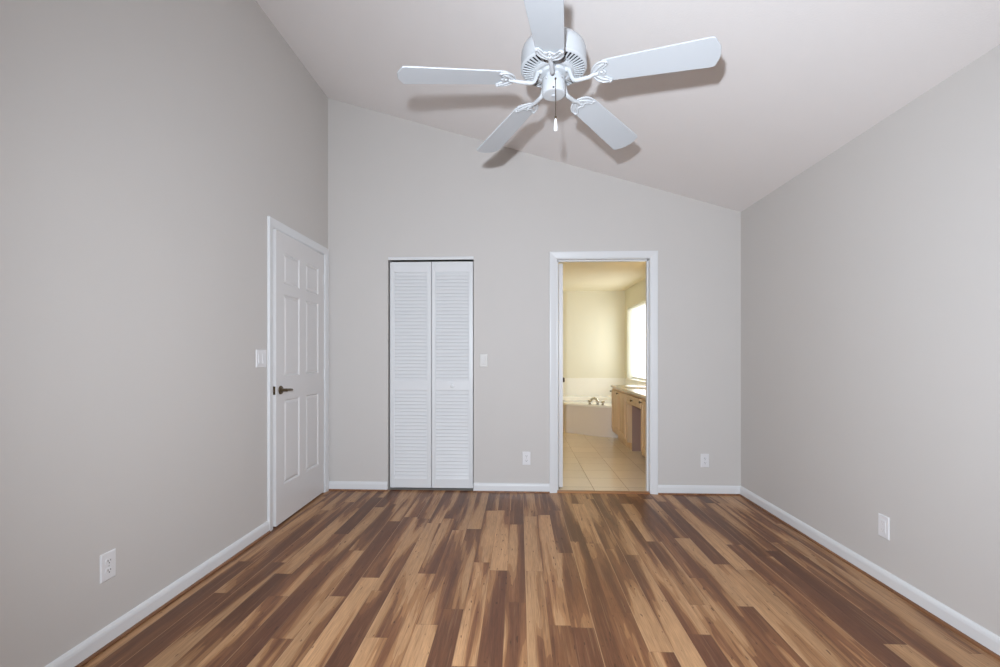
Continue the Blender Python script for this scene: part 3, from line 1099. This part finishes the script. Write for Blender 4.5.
outr = resample(outer, m, (cx_, cy_))
rows = [[p + Vector((0, 0, RIM - 0.030)) for p in outr], [p + Vector((0, 0, RIM - 0.006)) for p in outr],
        [p.lerp(Vector((cx_, cy_, 0)), 0.012) + Vector((0, 0, RIM)) for p in outr],
        [ell(i, 0.62, 0.36, RIM) for i in range(m)], [ell(i, 0.60, 0.34, RIM - 0.012) for i in range(m)],
        [ell(i, 0.54, 0.29, RIM - 0.25) for i in range(m)], [ell(i, 0.46, 0.22, RIM - 0.38) for i in range(m)], [ell(i, 0.02, 0.02, RIM - 0.39) for i in range(m)]]
V = [[bm.verts.new(p) for p in r_] for r_ in rows]
for A, B in zip(V, V[1:]):
    for i in range(m):
        bm.faces.new((A[i], A[(i + 1) % m], B[(i + 1) % m], B[i]))
bm.faces.new(V[-1])
obj('tub_deck', bm, 'tub', tubx, smooth=True)

# --- faucet on the front right of the deck
fct = thing('tub_faucet', (1.165, 6.985, RIM), 'chrome tub faucet with two handles on the tub rim', 'faucet')
bm = new()
tube(bm, smooth_path([(0.02, 0, 0), (0.02, 0, 0.045), (0.0, 0.03, 0.082), (-0.03, 0.075, 0.088), (-0.055, 0.11, 0.066), (-0.06, 0.12, 0.045)], 6), 0.021, 14)
lathe(bm, [(0.036, 0.0), (0.036, 0.006), (0.022, 0.012)], 24, (0.02, 0))
obj('spout', bm, 'chrome', fct, smooth=True)
for s in (-1, 1):
    bm = new()
    c = (s * 0.088, -s * 0.055)
    lathe(bm, [(0.032, 0.0), (0.032, 0.006), (0.017, 0.014), (0.016, 0.030), (0.030, 0.036), (0.032, 0.054), (0.020, 0.062), (0.0, 0.064)], 24, c)
    tube(bm, [(c[0], c[1], 0.056), (c[0] + s * 0.03, c[1] - 0.028, 0.064)], [0.007, 0.005], 10)
    obj('handle', bm, 'chrome', fct, smooth=True)

# --- vanity along the right wall
VX0, VX1 = 1.358, BX1 - 0.004
VY0, VY1 = 4.30, 6.755
VH = 0.742
KY0, KY1 = 5.15, 5.86       # knee space
van = thing('bathroom_vanity', (VX0, (VY0 + VY1) / 2, 0), 'pale maple bathroom vanity with a knee space, along the right wall', 'vanity')
vo = Vector((VX0, (VY0 + VY1) / 2, 0))


def vb(bm, x0, x1, y0, y1, z0, z1):
    return box(bm, x0 - vo.x, x1 - vo.x, y0 - vo.y, y1 - vo.y, z0, z1)


TK = 0.105
for y0, y1 in ((KY1, VY1), (VY0, KY0)):
    bm = new()
    vb(bm, VX0, VX1, y0, y1, TK, VH)
    obj('cabinet_body', bm, 'maple', van, 0.002)
    bm = new()
    vb(bm, VX0 + 0.07, VX1, y0, y1 - (0.05 if y1 == VY1 else 0), 0.0, TK)
    obj('toe_kick', bm, 'maple', van)
bm = new()
vb(bm, VX0 + 0.01, VX1, KY0, KY1, 0.60, VH)
vb(bm, VX1 - 0.02, VX1, KY0, KY1, 0.0, 0.60)
obj('apron_box', bm, 'maple', van)
bm = new()
vb(bm, VX0 + 0.065, VX1 - 0.02, KY1 - 0.006, KY1 + 0.001, 0.0, 0.60)
obj('knee_space_panel', bm, 'mauve', van)['label'] = 'mauve brown side panel of the knee space'


def knob_on(parent, p):
    bm = new()
    lathe(bm, [(0, 0), (0.006, 0), (0.005, 0.012), (0.012, 0.018), (0.013, 0.024), (0.008, 0.029), (0, 0.030)], 20)
    bmesh.ops.transform(bm, matrix=Matrix.Translation(Vector(p)) @ Matrix.Rotation(-pi / 2, 4, 'Y'), verts=bm.verts)
    obj('knob', bm, 'bronze', parent, smooth=True)


def cab_door(y0, y1, z0, z1, ky, kz, name='door'):
    bm = new()
    X = VX0 - vo.x
    a0, a1 = y0 - vo.y, y1 - vo.y
    s = 0.055 if name == 'door' else 0.03
    box(bm, X - 0.019, X - 0.0005, a0, a0 + s, z0, z1)
    box(bm, X - 0.019, X - 0.0005, a1 - s, a1, z0, z1)
    box(bm, X - 0.019, X - 0.0005, a0 + s, a1 - s, z0, z0 + s)
    box(bm, X - 0.019, X - 0.0005, a0 + s, a1 - s, z1 - s, z1)
    box(bm, X - 0.011, X - 0.0005, a0 + s, a1 - s, z0 + s, z1 - s)
    d = obj(name, bm, 'maple', van, 0.002)
    knob_on(d, (X - 0.019, ky - vo.y, kz))


ym = (KY1 + VY1) / 2
cab_door(KY1 + 0.03, ym - 0.006, 0.150, 0.712, ym - 0.03, 0.690)
cab_door(ym + 0.006, VY1 - 0.03, 0.150, 0.712, VY1 - 0.055, 0.690)
yn = (VY0 + KY0) / 2
cab_door(yn + 0.006, KY0 - 0.03, 0.150, 0.712, KY0 - 0.055, 0.690)
cab_door(VY0 + 0.03, yn - 0.006, 0.150, 0.712, yn - 0.03, 0.690)
cab_door(KY0 + 0.02, KY1 - 0.02, 0.620, 0.718, (KY0 + KY1) / 2, 0.668, 'drawer')

# counter: slab with an oval hole for the basin
ctop = thing('countertop', (VX0 - 0.022, vo.y, VH), 'beige speckled countertop on the maple vanity', 'countertop')
co = ctop.location
SY, SX_ = 5.30, 1.655
bm = new()
x0, x1, y0, y1 = 0.0, VX1 - co.x, VY0 - 0.015 - co.y, VY1 + 0.02 - co.y
rect = [Vector((x0, y0, 0)), Vector((x1, y0, 0)), Vector((x1, y1, 0)), Vector((x0, y1, 0))]
prism(bm, rect, (0, 0, 0.034))
obj('slab', bm, 'counter', ctop, 0.006, seg=3)
bm = new()
box(bm, x1 - 0.016, x1, y0, y1 - 0.02, 0.034, 0.10)
obj('backsplash', bm, 'counter', ctop, 0.002)
# raised-rim basins on the counter
for i, (sy_, lab) in enumerate(((6.28, 'white oval sink at the far end of the vanity countertop'),)):
    snk = thing('sink', (SX_ - 0.01, sy_, VH + 0.0345), lab, 'sink')
    bm = new()
    e2 = lambda k_, a, b, z: (a * cos(2 * pi * k_ / 48), b * sin(2 * pi * k_ / 48), z)
    rr = [(0.205, 0.26, 0.0), (0.205, 0.26, 0.010), (0.196, 0.25, 0.016), (0.180, 0.232, 0.014), (0.165, 0.215, 0.006), (0.09, 0.12, 0.002), (0.02, 0.02, 0.001)]
    V = [[bm.verts.new(e2(i_, *q)) for i_ in range(48)] for q in rr]
    for A, B in zip(V, V[1:]):
        for i_ in range(48):
            bm.faces.new((A[i_], A[(i_ + 1) % 48], B[(i_ + 1) % 48], B[i_]))
    bm.faces.new(V[-1])
    bm.faces.new(V[0])
    obj('basin', bm, 'tub', snk, smooth=True)

# vanity light bar over the counter (out of the doorway's sight): the warm glow on the bathroom ceiling
vl = thing('vanity_light', (BX1, 5.3, 2.05), 'chrome vanity light bar with warm globes above the counter', 'lamp')
bm = new()
box(bm, -0.04, 0, -0.45, 0.45, -0.05, 0.05)
obj('light_bar', bm, 'chrome', vl, 0.006)
for i in range(4):
    bm = new()
    ball(bm, (-0.095, -0.33 + 0.22 * i, 0), 0.055, 3)
    obj('globe', bm, 'globe', vl, smooth=True)

# vertical blind drawn to the far side of the bathroom window
bl = thing('vertical_blind', (BX1 + 0.03, WY1 - 0.02, WZ1 - 0.02), 'white sheer vertical blind hanging in the bathroom window', 'blind')
bm = new()
box(bm, -0.02, 0.02, -(WY1 - WY0) + 0.05, 0.0, -0.03, 0.0)
obj('headrail', bm, 'vane', bl, 0.002)
for i in range(4):
    bm = new()
    a = radians(66)
    c = Vector((0, -0.045 - 0.036 * i, 0))
    u = Vector((sin(a), -cos(a), 0)) * 0.042
    nrm = Vector((cos(a), sin(a), 0)) * 0.0008
    prism(bm, [c + u + nrm, c - u + nrm, c - u - nrm, c + u - nrm], (0, 0, -1.20))
    for v in bm.verts:
        v.co.z -= 0.03
    obj('vane', bm, 'vane', bl)

bpy.context.view_layer.update()
